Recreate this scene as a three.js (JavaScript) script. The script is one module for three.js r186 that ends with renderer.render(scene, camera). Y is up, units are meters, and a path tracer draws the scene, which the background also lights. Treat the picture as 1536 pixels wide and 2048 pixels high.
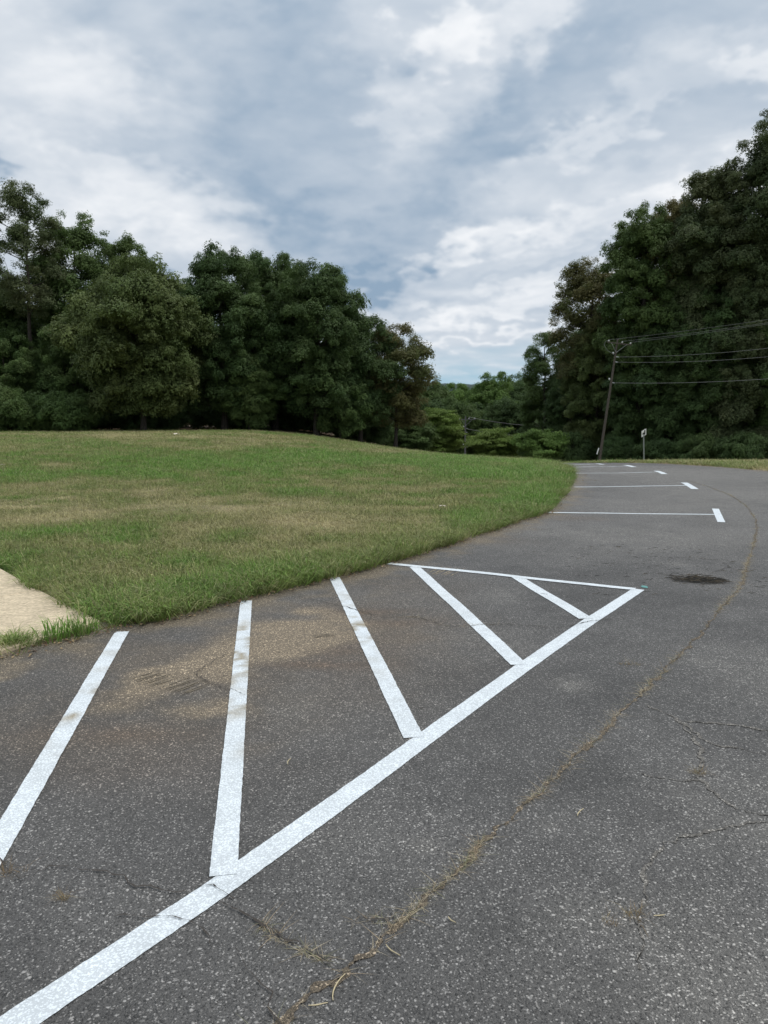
import * as THREE from 'three';
import { mergeGeometries } from 'three/addons/utils/BufferGeometryUtils.js';

// ---------------------------------------------------------------- camera, sky, sun, exposure
const scene = new THREE.Scene();
const camera = new THREE.PerspectiveCamera(67.99, 0.75, 0.1, 6000);
camera.position.set(0, 1.5, 0);
camera.rotation.set(-Math.atan(192 / 1518), 0, 0);
const renderer = new THREE.WebGLRenderer({ antialias: true });
renderer.toneMapping = THREE.LinearToneMapping;
renderer.toneMappingExposure = 1.25;
renderer.shadowMap.enabled = true;
renderer.shadowMap.type = THREE.PCFSoftShadowMap;

const sun = new THREE.DirectionalLight(new THREE.Color(1, 0.96, 0.9), 1.5);
sun.name = 'sun';
sun.position.set(44, 88, -33);
sun.castShadow = true;
sun.shadow.radius = 44;
sun.shadow.mapSize.set(4096, 4096);
Object.assign(sun.shadow.camera, { left: -60, right: 60, top: 60, bottom: -60, near: 1, far: 260 });
sun.target.position.set(0, 0, -35);
scene.add(sun, sun.target);

// ---------------------------------------------------------------- numbers
function rng(seed) {
  let s = seed | 0;
  return () => { s = (s + 0x6d2b79f5) | 0; let t = Math.imul(s ^ (s >>> 15), 1 | s); t = (t + Math.imul(t ^ (t >>> 7), 61 | t)) ^ t; return ((t ^ (t >>> 14)) >>> 0) / 4294967296; };
}
const clamp = (x, a = 0, b = 1) => Math.min(b, Math.max(a, x));
const lerp = (a, b, t) => a + (b - a) * t;
const smooth = (a, b, x) => { const t = clamp((x - a) / (b - a)); return t * t * (3 - 2 * t); };
const HASH = (() => { const r = rng(77), a = new Float32Array(65536); for (let i = 0; i < 65536; i++) a[i] = r(); return a; })();
function vnoise(x, y) {
  const ix = Math.floor(x), iy = Math.floor(y), fx = x - ix, fy = y - iy, sx = fx * fx * (3 - 2 * fx), sy = fy * fy * (3 - 2 * fy);
  const h = (a, b) => HASH[((a * 73) ^ (b * 4093) ^ ((a >> 4) * 911)) & 65535];
  const a = h(ix, iy), b = h(ix + 1, iy), c = h(ix, iy + 1), d = h(ix + 1, iy + 1);
  return a + (b - a) * sx + (c - a) * sy + (a - b - c + d) * sx * sy;
}
function fbm(x, y, n = 4) { let s = 0, a = 0.5, t = 0; for (let i = 0; i < n; i++) { s += a * vnoise(x, y); t += a; a *= 0.5; const q = x * 1.6 - y * 1.2 + 17.3; y = x * 1.2 + y * 1.6 - 9.1; x = q; } return s / t; }

// ---------------------------------------------------------------- sky: broken altostratus over a pale blue horizon
{
  const W = 4096, H = 2048, data = new Float32Array(W * H * 4), D = 180 / Math.PI;
  // cloud masses: azimuth (0 = north, east positive) and elevation in degrees, half sizes, tilt, amount
  const MASS = [
    [-27, 22, 7, 4, 0, 0.34], [-19, 20.5, 4, 2.6, 20, 0.30], [-29, 27, 5, 4, 0, 0.24], [4.4, 24.8, 2.6, 1.6, 10, 0.55], [2, 21.5, 1.6, 2.6, 0, 0.2], [9.5, 25.5, 5, 1.6, 30, 0.26],
    [-14, 14.2, 8, 1.7, -14, 0.32], [-22, 12.8, 9, 1.8, -4, 0.32], [-25, 16.5, 7, 1.4, -8, 0.2], [-5, 26, 4.5, 2.4, 10, -0.28], [-5, 18.5, 7, 5, 0, -0.34], [-11, 22, 3, 4, 20, -0.1],
    [-5, 12.6, 7, 2.4, -14, -0.32], [13.5, 23.0, 8, 2.6, 34, -0.34], [6, 17.6, 5, 2.8, 40, -0.26], [1.5, 13.2, 4.2, 2.6, 50, -0.22], [-1.6, 9.7, 4.6, 1.3, 12, -0.42],
    [5.6, 12.2, 3.2, 0.8, 24, 0.34], [10, 13.4, 4, 0.9, 16, 0.26], [17, 14.6, 8, 1.1, 14, 0.26], [25, 16.4, 6, 1.6, 12, 0.34], [26, 22, 4, 0.8, 5, 0.34], [20, 19.4, 6, 1.2, 16, -0.18], [14, 19, 4, 0.7, 18, 0.2],
    [25, 26, 6, 2.2, 14, -0.32], [13, 9.2, 9, 0.9, 8, 0.26], [15, 11.2, 7, 0.7, 12, -0.18], [3, 7.4, 7, 0.8, 3, 0.32], [9, 6.0, 8, 0.35, 4, 0.3], [12, 7.4, 6, 0.5, 6, -0.2],
    [-28, 14.9, 2.0, 0.8, -20, -0.5], [-12.6, 10.0, 1.8, 0.35, 8, -0.25], [0.2, 7.2, 0.5, 0.2, 10, -0.3],
  ];
  const below = [0.16, 0.17, 0.16];
  for (let row = 0; row < H; row++) {
    const el = ((row + 0.5) / H - 0.5) * Math.PI, y = Math.sin(el), ce = Math.cos(el), eld = el * D;
    for (let col = 0; col < W; col++) {
      const o = (row * W + col) * 4;
      data[o + 3] = 1;
      if (y <= 0) { data[o] = below[0]; data[o + 1] = below[1]; data[o + 2] = below[2]; continue; }
      const round = ((col + 0.5) / W - 0.5) * 2 * Math.PI, x = Math.cos(round) * ce, z = Math.sin(round) * ce;
      const az = Math.atan2(x, -z) * D;
      const k = 1 / (y + 0.24), px = x * k, pz = z * k;
      const wx = fbm(px * 1.3 + 3, pz * 1.3 + 9, 4) - 0.5, wz = fbm(px * 1.3 + 31, pz * 1.3 + 5, 4) - 0.5;
      const a = px * 0.83 + pz * 0.55, b = -px * 0.55 + pz * 0.83;               // the streaks run with the wind
      const broad = fbm(a * 0.9 + wx * 0.8 + 11, b * 1.1 + wz * 0.8 + 4, 4) - 0.5;
      const wisp = fbm(a * 3.2 + wx * 2 + 41, b * 6.5 + wz * 2 + 7, 5) - 0.5;
      const fine = fbm(px * 11 + wx * 5, pz * 14 + wz * 5 + 80, 6) - 0.5, curd = fbm(a * 26 + wx * 14, b * 40 + wz * 14 + 60, 4) - 0.5;
      let m = 0;
      if (az > -50 && az < 50 && eld < 40) {
        const rag = fbm(az * 0.55 + 7, eld * 1.1, 5) - 0.5, rag2 = fbm(az * 0.55 + 70, eld * 1.1 + 30, 5) - 0.5, qa = az + wx * 4 + wisp * 3 + rag * 6, qe = eld + wz * 3 + wisp * 2 + rag2 * 3.4;
        for (const [ma, me, sa, se, tilt, amount] of MASS) {
          const c = Math.cos(tilt / D), s = Math.sin(tilt / D), da = qa - ma, de = qe - me, u = (da * c + de * s) / sa, v = (-da * s + de * c) / se, r = u * u + v * v;
          if (r < 9) m += amount * Math.exp(-r * r * 0.8);
        }
      }
      let t = 0.5 + broad * 0.5 + wisp * 0.26 + fine * 0.34 + m * 0.8;
      t += curd * 0.2 * smooth(0.35, 0.75, t);
      t = clamp(t, 0, 1.12);
      const thin = smooth(6.2, 2.0, eld + wisp * 3) * (1 - smooth(0.45, 0.75, t) * 0.7);   // clear air shows low over the land
      const cloud = [lerp(0.228, 0.735, t), lerp(0.315, 0.752, t), lerp(0.42, 0.775, t)];
      const clear = [0.30, 0.46, 0.56];
      for (let c = 0; c < 3; c++) data[o + c] = lerp(cloud[c], clear[c], thin * 0.85) * (1 + 0.7 * smooth(22, 75, eld));   // an overcast sky grows brighter to the zenith
    }
  }
  const tex = new THREE.DataTexture(data, W, H, THREE.RGBAFormat, THREE.FloatType);
  tex.mapping = THREE.EquirectangularReflectionMapping;
  tex.magFilter = THREE.LinearFilter;
  tex.needsUpdate = true;
  scene.background = tex;
  scene.environment = tex;
}

// ---------------------------------------------------------------- helpers
const taken = new Map();
function numbered(name) { const n = taken.get(name) ?? 0; taken.set(name, n + 1); return n ? name + '_' + String(n).padStart(3, '0') : name; }
function tag(o, label, category, group, kind) {
  if (label) o.userData.label = label;
  if (category) o.userData.category = category;
  if (group) o.userData.group = group;
  if (kind) o.userData.kind = kind;
  return o;
}
function lit(o) { o.castShadow = true; o.receiveShadow = true; return o; }
function obj(name, geometry, material, parent = scene) { const m = lit(new THREE.Mesh(geometry, material)); m.name = parent === scene ? numbered(name) : name; parent.add(m); return m; }
function thing(name, x, y, u) { const g = new THREE.Group(); g.name = numbered(name); g.position.set(x, y, -u); scene.add(g); return g; }
const rgb = (r, g, b) => new THREE.Color().setRGB(r, g, b);
const std = (c, roughness = 0.9, more = {}) => new THREE.MeshStandardMaterial({ color: c, roughness, ...more });
function geo(pos, idx, uv, col) {
  const g = new THREE.BufferGeometry();
  g.setAttribute('position', new THREE.BufferAttribute(new Float32Array(pos), 3));
  if (uv) g.setAttribute('uv', new THREE.BufferAttribute(new Float32Array(uv), 2));
  if (col) g.setAttribute('color', new THREE.BufferAttribute(new Float32Array(col), 3));
  if (idx) g.setIndex(new THREE.BufferAttribute(new Uint32Array(idx), 1));
  return g;
}
// a tapered tube through points; radii per point
function limb(points, radii, sides = 7) {
  const pos = [], idx = [], uv = [], t = new THREE.Vector3(), n = new THREE.Vector3(), b = new THREE.Vector3(), up = new THREE.Vector3();
  let run = 0;
  for (let i = 0; i < points.length; i++) {
    t.copy(points[Math.min(i + 1, points.length - 1)]).sub(points[Math.max(i - 1, 0)]).normalize();
    up.set(0.13, 0.2, 1); n.crossVectors(t, up).normalize(); b.crossVectors(t, n);
    if (i) run += points[i].distanceTo(points[i - 1]);
    for (let k = 0; k <= sides; k++) {
      const a = (k / sides) * Math.PI * 2, r = radii[i];
      pos.push(points[i].x + (n.x * Math.cos(a) + b.x * Math.sin(a)) * r, points[i].y + (n.y * Math.cos(a) + b.y * Math.sin(a)) * r, points[i].z + (n.z * Math.cos(a) + b.z * Math.sin(a)) * r);
      uv.push((k / sides) * 2, run);
      if (i && k < sides) { const p = (i - 1) * (sides + 1) + k, q = p + sides + 1; idx.push(p, p + 1, q, p + 1, q + 1, q); }
    }
  }
  const g = geo(pos, idx, uv);
  g.computeVertexNormals();
  return g;
}
function dataTexture(n, fill, srgb) {
  const a = new Uint8Array(n * n * 4);
  fill(a, n);
  const t = new THREE.DataTexture(a, n, n, THREE.RGBAFormat);
  t.wrapS = t.wrapT = THREE.RepeatWrapping; t.magFilter = THREE.LinearFilter; t.minFilter = THREE.LinearMipmapLinearFilter; t.generateMipmaps = true;
  if (srgb) t.colorSpace = THREE.SRGBColorSpace;
  t.needsUpdate = true;
  return t;
}

// ---------------------------------------------------------------- the lie of the land (x to the east, u to the north = -z, metres)
function land(x, u) {
  const w = smooth(-10, 10, x), v = clamp(u - 8, 0, 92);
  return -0.00093 * w * v * v + 0.4 * (1 - w) * smooth(10, 45, u);
}
const LOT = [
  [-3.2, -8], [-3.05, 2.5], [-2.65, 4.0], [-2.38, 4.56], [-2.18, 4.85], [-1.98, 5.22], [-1.63, 5.49], [-1.38, 5.86], [-1.18, 6.1], [-0.5, 6.95], [0.04, 7.68], [0.78, 8.85], [1.67, 10.35], [2.52, 11.8],
  [3.48, 14.71], [4.57, 18.46], [5.63, 23.27], [6.3, 28.3], [6.6, 31], [6.65, 36], [6, 44], [3, 55], [-4, 70], [-16, 84], [-10, 92], [3, 79], [9.2, 63], [12.2, 50], [12.9, 40], [12.7, 33.7], [12.5, 30.4], [12.35, 27], [12.3, 24.2], [13.2, 17], [15, 8], [17, -8],
];
const PAD = [[-2.06, 5.36], [-2.95, 6.35], [-3.75, 7.28], [-5.6, 9.3], [-7.2, 7.4], [-4.5, 4.28], [-3.55, 3.3], [-2.72, 4.08]];
function inside(poly, x, u) {   // signed distance: positive inside
  let best = 1e9, odd = false;
  for (let i = 0, j = poly.length - 1; i < poly.length; j = i++) {
    const ax = poly[j][0], ay = poly[j][1], bx = poly[i][0], by = poly[i][1], dx = bx - ax, dy = by - ay;
    const t = clamp(((x - ax) * dx + (u - ay) * dy) / (dx * dx + dy * dy)), ex = x - ax - dx * t, ey = u - ay - dy * t;
    best = Math.min(best, ex * ex + ey * ey);
    if ((ay > u) !== (by > u) && x < ((bx - ax) * (u - ay)) / (by - ay) + ax) odd = !odd;
  }
  return odd ? Math.sqrt(best) : -Math.sqrt(best);
}
const lotAt = (x, u) => inside(LOT, x, u) + (fbm(x * 3.1, u * 3.1, 3) - 0.5) * 0.16 + (vnoise(x * 14, u * 14) - 0.5) * 0.05;
const padAt = (x, u) => inside(PAD, x, u) + (fbm(x * 3.2 + 9, u * 3.2, 3) - 0.56) * 0.34;
function steps(list) {   // [start, [to, spacing], ...]
  const out = [list[0]];
  for (const [to, d] of list.slice(1)) { const from = out[out.length - 1], n = Math.max(1, Math.round((to - from) / d)); for (let i = 1; i <= n; i++) out.push(from + ((to - from) * i) / n); }
  return out;
}
function far(list, ratio, to) { const out = [...list]; let d = out[out.length - 1] - out[out.length - 2]; while (out[out.length - 1] < to) { d *= ratio; out.push(out[out.length - 1] + d); } return out; }
function near(list, ratio, to) { const out = [...list]; let d = out[1] - out[0]; while (out[0] > to) { d *= ratio; out.unshift(out[0] - d); } return out; }
function sheet(xs, us, height, colour, keep, scale) {
  const nx = xs.length, nu = us.length, pos = new Float32Array(nx * nu * 3), uv = new Float32Array(nx * nu * 2), col = new Float32Array(nx * nu * 3), ok = new Uint8Array(nx * nu), idx = [];
  for (let j = 0; j < nu; j++) for (let i = 0; i < nx; i++) {
    const k = j * nx + i, x = xs[i], u = us[j], c = [1, 1, 1];
    const f = keep ? keep(x, u) : 0;
    ok[k] = keep ? f > -0.5 : 1;
    if (!ok[k] && keep) { pos[k * 3] = x; pos[k * 3 + 2] = -u; continue; }
    pos[k * 3] = x; pos[k * 3 + 1] = height(x, u, f); pos[k * 3 + 2] = -u;
    colour(x, u, f, c);
    col[k * 3] = c[0]; col[k * 3 + 1] = c[1]; col[k * 3 + 2] = c[2];
    uv[k * 2] = x / scale; uv[k * 2 + 1] = u / scale;
  }
  for (let j = 0; j + 1 < nu; j++) for (let i = 0; i + 1 < nx; i++) {
    const k = j * nx + i;
    if (ok[k] && ok[k + 1] && ok[k + nx] && ok[k + nx + 1]) idx.push(k, k + 1, k + nx + 1, k, k + nx + 1, k + nx);
  }
  const g = geo(pos, idx, uv, col);
  g.computeVertexNormals();
  return g;
}

// ---------------------------------------------------------------- lawn: how dry and how long the grass is
function dryness(x, u) {
  let d = 0.35 + (fbm(x * 0.33 + 5, u * 0.33 + 2, 3) - 0.5) * 0.8 + (fbm(x * 1.6, u * 1.6 + 40, 4) - 0.5) * 1.2;
  const g = (gx, gu, sx, su) => Math.exp(-(((x - gx) / sx) ** 2) - ((u - gu) / su) ** 2);
  d += 0.26 * g(-1.6, 10.2, 2.6, 1.2) + 0.15 * g(-4.5, 13, 3, 3) + 0.25 * g(-13, 40, 14, 8) + 0.12 * g(1.2, 16, 2.5, 2.5);
  d -= 0.5 * g(-1.5, 26, 4.5, 4) + 0.35 * g(-6, 21.5, 2.5, 3) + 0.5 * g(3.0, 19, 2.0, 8) + 0.3 * g(4.5, 31, 2.5, 8) + 0.2 * g(-4.5, 9.2, 0.8, 0.8);
  return d;
}
const GREEN = [0.178, 0.238, 0.060], LUSH = [0.150, 0.272, 0.048], OLIVE = [0.265, 0.268, 0.105], STRAW = [0.47, 0.41, 0.23];
function grassTone(d, out) {
  const a = d < 0.25 ? LUSH : d < 0.5 ? GREEN : OLIVE, b = d < 0.25 ? GREEN : d < 0.5 ? OLIVE : STRAW, t = d < 0.25 ? clamp(d / 0.25) : d < 0.5 ? (d - 0.25) / 0.25 : clamp((d - 0.5) / 0.6);
  for (let c = 0; c < 3; c++) out[c] = lerp(a[c], b[c], t);
  return out;
}
const turfMap = dataTexture(1024, (a, n) => {
  const r = rng(5), v = new Float32Array(n * n).fill(0.52), w = new Float32Array(n * n);
  for (let k = 0; k < 60000; k++) {     // short blades lying every way
    let x = r() * n, y = r() * n; const an = r() * Math.PI * 2, dx = Math.cos(an), dy = Math.sin(an), t = 0.25 + r() * 0.75, warm = r() < 0.3 ? 1 : 0;
    for (let i = 0; i < 14; i++) { const p = ((Math.floor(y) + n) % n) * n + ((Math.floor(x) + n) % n); v[p] = t; w[p] = warm; x += dx; y += dy; }
  }
  for (let i = 0; i < n * n; i++) { a[i * 4] = 255 * clamp(v[i] * (w[i] ? 1.15 : 1)); a[i * 4 + 1] = 255 * v[i]; a[i * 4 + 2] = 255 * v[i] * (w[i] ? 0.9 : 1); a[i * 4 + 3] = 255; }
}, true);
const groundMat = new THREE.MeshStandardMaterial({ map: turfMap, vertexColors: true, roughness: 1, bumpMap: turfMap, bumpScale: 0.012 });
{
  let xs = steps([-20, [-8, 0.3], [-3.6, 0.1], [3.2, 0.045], [8, 0.1], [20, 0.3]]); xs = near(far(xs, 1.22, 3000), 1.22, -3000);
  let us = steps([-10, [3.6, 0.8], [13, 0.045], [20, 0.09], [45, 0.25], [70, 0.6]]); us = near(far(us, 1.16, 3000), 1.5, -1500);
  const ground = obj('ground', sheet(xs, us, (x, u) => {
    const d = Math.max(u < 95 && u > -10 && Math.abs(x) < 25 ? lotAt(x, u) : -9, x < -1.5 && x > -9 && u < 11 && u > 2 ? padAt(x, u) : -9);
    return land(x, u) + lerp(0.035 + (fbm(x * 2, u * 2, 3) - 0.5) * 0.05, -0.12, smooth(-0.1, 0.1, d)) + (fbm(x * 0.35 + 7, u * 0.35, 3) - 0.5) * 0.1 * smooth(-0.2, -2, d);
  }, (x, u, f, c) => {
    grassTone(dryness(x, u) + 0.12, c);
    const bare = smooth(48, 53, u + (fbm(x * 0.2, u * 0.2) - 0.5) * 8) * smooth(16, 4, Math.abs(x + 8)) * 0.8;     // bare earth and leaf litter under the trees
    const d = u < 95 && u > -10 && Math.abs(x) < 25 ? lotAt(x, u) : -9, soil = Math.max(smooth(-0.16, -0.02, d), bare, smooth(56, 60, u));
    const s = 0.8 + 0.5 * fbm(x * 9, u * 9, 3);
    for (let i = 0; i < 3; i++) c[i] = lerp(c[i] * 0.95, [0.155, 0.105, 0.066][i] * s, soil) * 1.9;
  }, null, 1.6), groundMat);
  tag(ground, 'patchy mown lawn and bare earth around the car park', 'ground', null, 'structure');
}

// ---------------------------------------------------------------- asphalt
const stones = (() => {
  const n = 2048, size = 3.2, tone = new Float32Array(n * n).fill(0.30), high = new Float32Array(n * n).fill(0.2), r = rng(11), px = n / size;
  for (let i = 0; i < n * n; i++) tone[i] = 0.06 + r() * 0.26;
  for (let k = 0; k < 290000; k++) {
    const cx = r() * n, cy = r() * n, big = r(), rad = (big > 0.99 ? 0.0042 + r() * 0.0025 : 0.0012 + Math.pow(r(), 1.5) * 0.003) * px, stretch = 0.6 + r() * 0.4, an = r() * 3.14, ca = Math.cos(an), sa = Math.sin(an);
    const q = r(), t = q < 0.6 ? 0.08 + r() * 0.24 : q < 0.86 ? 0.36 + r() * 0.32 : 0.82 + r() * 0.18, h = 0.45 + r() * 0.55, R = Math.ceil(rad);
    for (let dy = -R; dy <= R; dy++) for (let dx = -R; dx <= R; dx++) {
      const u = (dx * ca + dy * sa) / rad, v = (-dx * sa + dy * ca) / (rad * stretch), d = u * u + v * v;
      if (d > 1) continue;
      const p = ((Math.floor(cy + dy) + n) % n) * n + ((Math.floor(cx + dx) + n) % n), hh = h * (1 - d * 0.5);
      if (hh > high[p] || d < 0.5) { tone[p] = t; high[p] = hh; }
    }
  }
  return { n, tone, high, size };
})();
const asphaltMap = dataTexture(stones.n, (a, n) => { for (let i = 0; i < n * n; i++) { const v = 255 * stones.tone[i]; a[i * 4] = v; a[i * 4 + 1] = v; a[i * 4 + 2] = v; a[i * 4 + 3] = 255; } });
const asphaltBump = dataTexture(stones.n, (a, n) => { for (let i = 0; i < n * n; i++) { const v = 255 * stones.high[i]; a[i * 4] = a[i * 4 + 1] = a[i * 4 + 2] = v; a[i * 4 + 3] = 255; } });
const asphaltMat = new THREE.MeshStandardMaterial({ map: asphaltMap, bumpMap: asphaltBump, bumpScale: 0.008, vertexColors: true, roughness: 0.72 });
const MAIN_CRACK = [[7.63, 19.19], [7.19, 16.68], [6.8, 14.83], [6.22, 12.98], [5.44, 10.99], [4.91, 9.89], [3.99, 8.14], [3.14, 6.56], [2.62, 5.78], [2.23, 5.16], [1.88, 4.66], [1.61, 4.28], [1.34, 3.89], [1.15, 3.62], [0.95, 3.33], [0.72, 3.02], [0.58, 2.83], [0.43, 2.63], [0.32, 2.47], [0.23, 2.34], [0.13, 2.21], [0.05, 2.09], [-0.03, 2.0], [-0.09, 1.92], [-0.16, 1.83], [-0.21, 1.76], [-0.3, 1.65]];
const SAND = [[-0.69, 4.87, 0.42, 0.28, 1.2], [-0.42, 5.3, 0.36, 0.3, 1.2], [-0.98, 4.5, 0.34, 0.26, 1.0], [-1.2, 4.1, 0.34, 0.26, 0.9], [-1.5, 3.7, 0.25, 0.14, 0.7], [-0.88, 3.75, 0.3, 0.13, 0.9], [-0.55, 5.7, 0.3, 0.2, 0.7], [-1.3, 4.3, 0.2, 0.12, 0.8], [-0.1, 6.3, 0.3, 0.25, 0.5], [-1.75, 3.9, 0.25, 0.2, 0.6], [-0.9, 5.3, 0.3, 0.25, 0.5], [-0.6, 3.3, 0.3, 0.2, 0.4]];
const DUST_AND_PALE = [[1.6, 2.7, 0.5, 0.4, 0.95], [2.4, 4.2, 0.7, 0.7, 0.9], [0.9, 1.9, 0.4, 0.3, 0.9], [1.3, 1.7, 0.4, 0.3, 0.8], [2.6, 2.6, 0.6, 0.5, 0.8], [0.5, 5.0, 0.5, 0.4, 0.4], [1.9, 8.2, 0.9, 0.5, 0.5], [-0.2, 2.6, 0.3, 0.25, 0.35], [4.4, 6.4, 1.0, 1.0, 0.5], [6.5, 9.5, 1.5, 1.2, 0.55], [0.98, 6.28, 0.2, 0.3, 0.8], [0.1, 6.2, 0.3, 0.3, 0.6], [-0.5, 3.75, 0.14, 0.22, 0.8], [1.06, 4.12, 0.1, 0.12, 1.3], [0.14, 2.51, 0.05, 0.05, 1.2], [0.61, 2.63, 0.035, 0.035, 1.1], [0.63, 2.09, 0.14, 0.1, 0.6], [0.1, 3.42, 0.12, 0.12, 0.5], [3.0, 7.6, 0.12, 0.12, 0.8], [1.9, 4.55, 0.07, 0.07, 0.9], [0.2, 7.4, 0.3, 0.1, 0.5], [3.4, 9.3, 1.5, 1.0, 1.1], [4.6, 12.4, 1.6, 1.6, 1.0], [2.2, 10.2, 0.8, 0.9, 0.8], [6.5, 15, 2, 2.4, 1.0], [7.5, 20, 2.2, 3.4, 1.0], [9.5, 13, 2.4, 4, 0.9], [8, 27, 2.4, 5, 1.0], [10.5, 23, 2.4, 5, 1.0], [4.2, 13.5, 0.18, 0.3, 1.0], [5.2, 20, 0.3, 0.4, 0.7]];  // small dust spots, worn patches, and large far ones that turn distant asphalt paler
const MUD = [[-0.9, 4.4, 1.0, 0.9, 0.9], [-0.3, 5.6, 0.8, 0.6, 0.85], [-1.6, 4.7, 0.4, 0.3, 0.5], [0.2, 6.6, 0.6, 0.5, 0.5], [-1.5, 3.5, 0.6, 0.4, 0.5], [1.3, 9.2, 0.5, 0.5, 0.5], [0.2, 5.0, 0.5, 0.5, 0.4]];
const RUST = [[-0.15, 5.72, 0.3, 0.1, 1], [-0.5, 4.45, 0.35, 0.08, 0.8], [-0.35, 4.75, 0.25, 0.15, 0.5], [0.1, 5.4, 0.4, 0.15, 0.5], [-1.3, 3.45, 0.5, 0.12, 0.5], [-1.0, 3.1, 0.5, 0.25, 0.35], [-0.1, 4.6, 0.3, 0.5, 0.35], [2.9, 11.2, 0.4, 0.3, 0.6]];
const spread = (list, x, u) => { let m = 0; for (const [a, b, sx, su, k] of list) { const p = (x - a) / sx, q = (u - b) / su, r = p * p + q * q; if (r < 7) m += k * Math.exp(-r); } return m; };
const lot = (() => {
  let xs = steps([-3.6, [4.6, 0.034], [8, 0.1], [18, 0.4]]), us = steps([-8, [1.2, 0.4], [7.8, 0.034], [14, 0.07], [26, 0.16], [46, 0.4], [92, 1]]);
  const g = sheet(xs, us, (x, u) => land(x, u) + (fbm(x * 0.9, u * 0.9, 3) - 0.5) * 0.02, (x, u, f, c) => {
    const big = fbm(x * 0.45 + 3, u * 0.45, 4) - 0.5, mid = fbm(x * 2.3, u * 2.3 + 9, 4) - 0.5, tiny = fbm(x * 11, u * 11, 2) - 0.5;
    const v = 1 + big * 0.8 + mid * 0.65 + tiny * 0.3;
    const base = [0.126 * v, 0.121 * v, 0.114 * v];
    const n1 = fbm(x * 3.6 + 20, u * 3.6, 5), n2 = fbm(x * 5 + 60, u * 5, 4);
    const sand = clamp(smooth(0.28, 1.05, spread(SAND, x, u) * (0.1 + 1.8 * n1)) * 0.95);
    const dustAndPale = clamp(spread(DUST_AND_PALE, x, u) * (0.2 + 1.3 * n2) * 0.75);
    const rust = clamp(spread(RUST, x, u) * (0.1 + 1.6 * n2) * 0.8), mud = clamp(spread(MUD, x, u) * (0.2 + 1.5 * n1));
    const kerb = f < 0.9 ? smooth(0.5, 0.0, f + (n2 - 0.5) * 0.8) : 0;
    for (let i = 0; i < 3; i++) {
      let q = base[i];
      q = lerp(q, [0.205, 0.195, 0.178][i], dustAndPale);
      q = lerp(q, [0.170, 0.137, 0.100][i], mud * 0.8);
      q = lerp(q, [0.165, 0.108, 0.066][i], rust * 0.75);
      q = lerp(q, [0.32, 0.252, 0.168][i], sand * 0.88);
      q = lerp(q, [0.24, 0.19, 0.125][i], kerb * 0.75);
      c[i] = q / 0.345;
    }
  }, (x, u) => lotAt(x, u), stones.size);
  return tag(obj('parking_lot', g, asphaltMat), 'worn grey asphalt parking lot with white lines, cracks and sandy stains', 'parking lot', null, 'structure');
})();

// ribbons on the asphalt, given as centre lines; the edges wander a little
function ribbon(points, width, lift, rough, seed, stepLen = 0.03, taper = 0, dirty = false) {
  const r = rng(seed), pos = [], idx = [], uv = [], curve = [];
  for (let i = 0; i + 1 < points.length; i++) {
    const [ax, ay] = points[i], [bx, by] = points[i + 1], L = Math.hypot(bx - ax, by - ay), n = Math.max(1, Math.ceil(L / stepLen));
    for (let k = 0; k < n; k++) curve.push([ax + ((bx - ax) * k) / n, ay + ((by - ay) * k) / n]);
  }
  curve.push(points[points.length - 1]);
  const N = curve.length, across = 2;
  let wl = 0, wr = 0, run = 0;
  for (let i = 0; i < N; i++) {
    const a = curve[Math.max(0, i - 1)], b = curve[Math.min(N - 1, i + 1)], L = Math.hypot(b[0] - a[0], b[1] - a[1]), nx = -(b[1] - a[1]) / L, ny = (b[0] - a[0]) / L;
    wl = wl * 0.55 + (r() - 0.5) * rough; wr = wr * 0.55 + (r() - 0.5) * rough;
    if (i) run += Math.hypot(curve[i][0] - curve[i - 1][0], curve[i][1] - curve[i - 1][1]);
    const t = taper ? Math.min(1, Math.min(i, N - 1 - i) / (N * taper) + 0.15) : 1;
    for (let k = 0; k <= across; k++) {
      const s = (k / across - 0.5) * width * t + (k === 0 ? wl : k === across ? wr : 0), x = curve[i][0] + nx * s, u = curve[i][1] + ny * s;
      pos.push(x, land(x, u) + (fbm(x * 0.9, u * 0.9, 3) - 0.5) * 0.02 + lift, -u);
      uv.push(x / stones.size, u / stones.size);
      if (i && k < across) { const p = (i - 1) * (across + 1) + k, q = p + across + 1; idx.push(p, p + 1, q, p + 1, q + 1, q); }
    }
  }
  const col = [];
  for (let i = 0; i < pos.length; i += 3) { const x = pos[i], u = -pos[i + 2], q = dirty ? clamp((spread(SAND, x, u) * 0.8 + spread(MUD, x, u) * 0.35) * smooth(0.45, 0.85, fbm(x * 14 + 3, u * 9, 4)) * 1.3) : 0; col.push(lerp(1, 0.52, q), lerp(1, 0.43, q), lerp(1, 0.31, q)); }
  const g = geo(pos, idx, uv, col);
  g.computeVertexNormals();
  const nrm = g.attributes.normal;
  if (nrm.getY(0) < 0) { for (let i = 0; i < nrm.array.length; i++) nrm.array[i] *= -1; const ix = g.index.array; for (let i = 0; i < ix.length; i += 3) { const q = ix[i]; ix[i] = ix[i + 1]; ix[i + 1] = q; } }
  return g;
}
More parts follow.
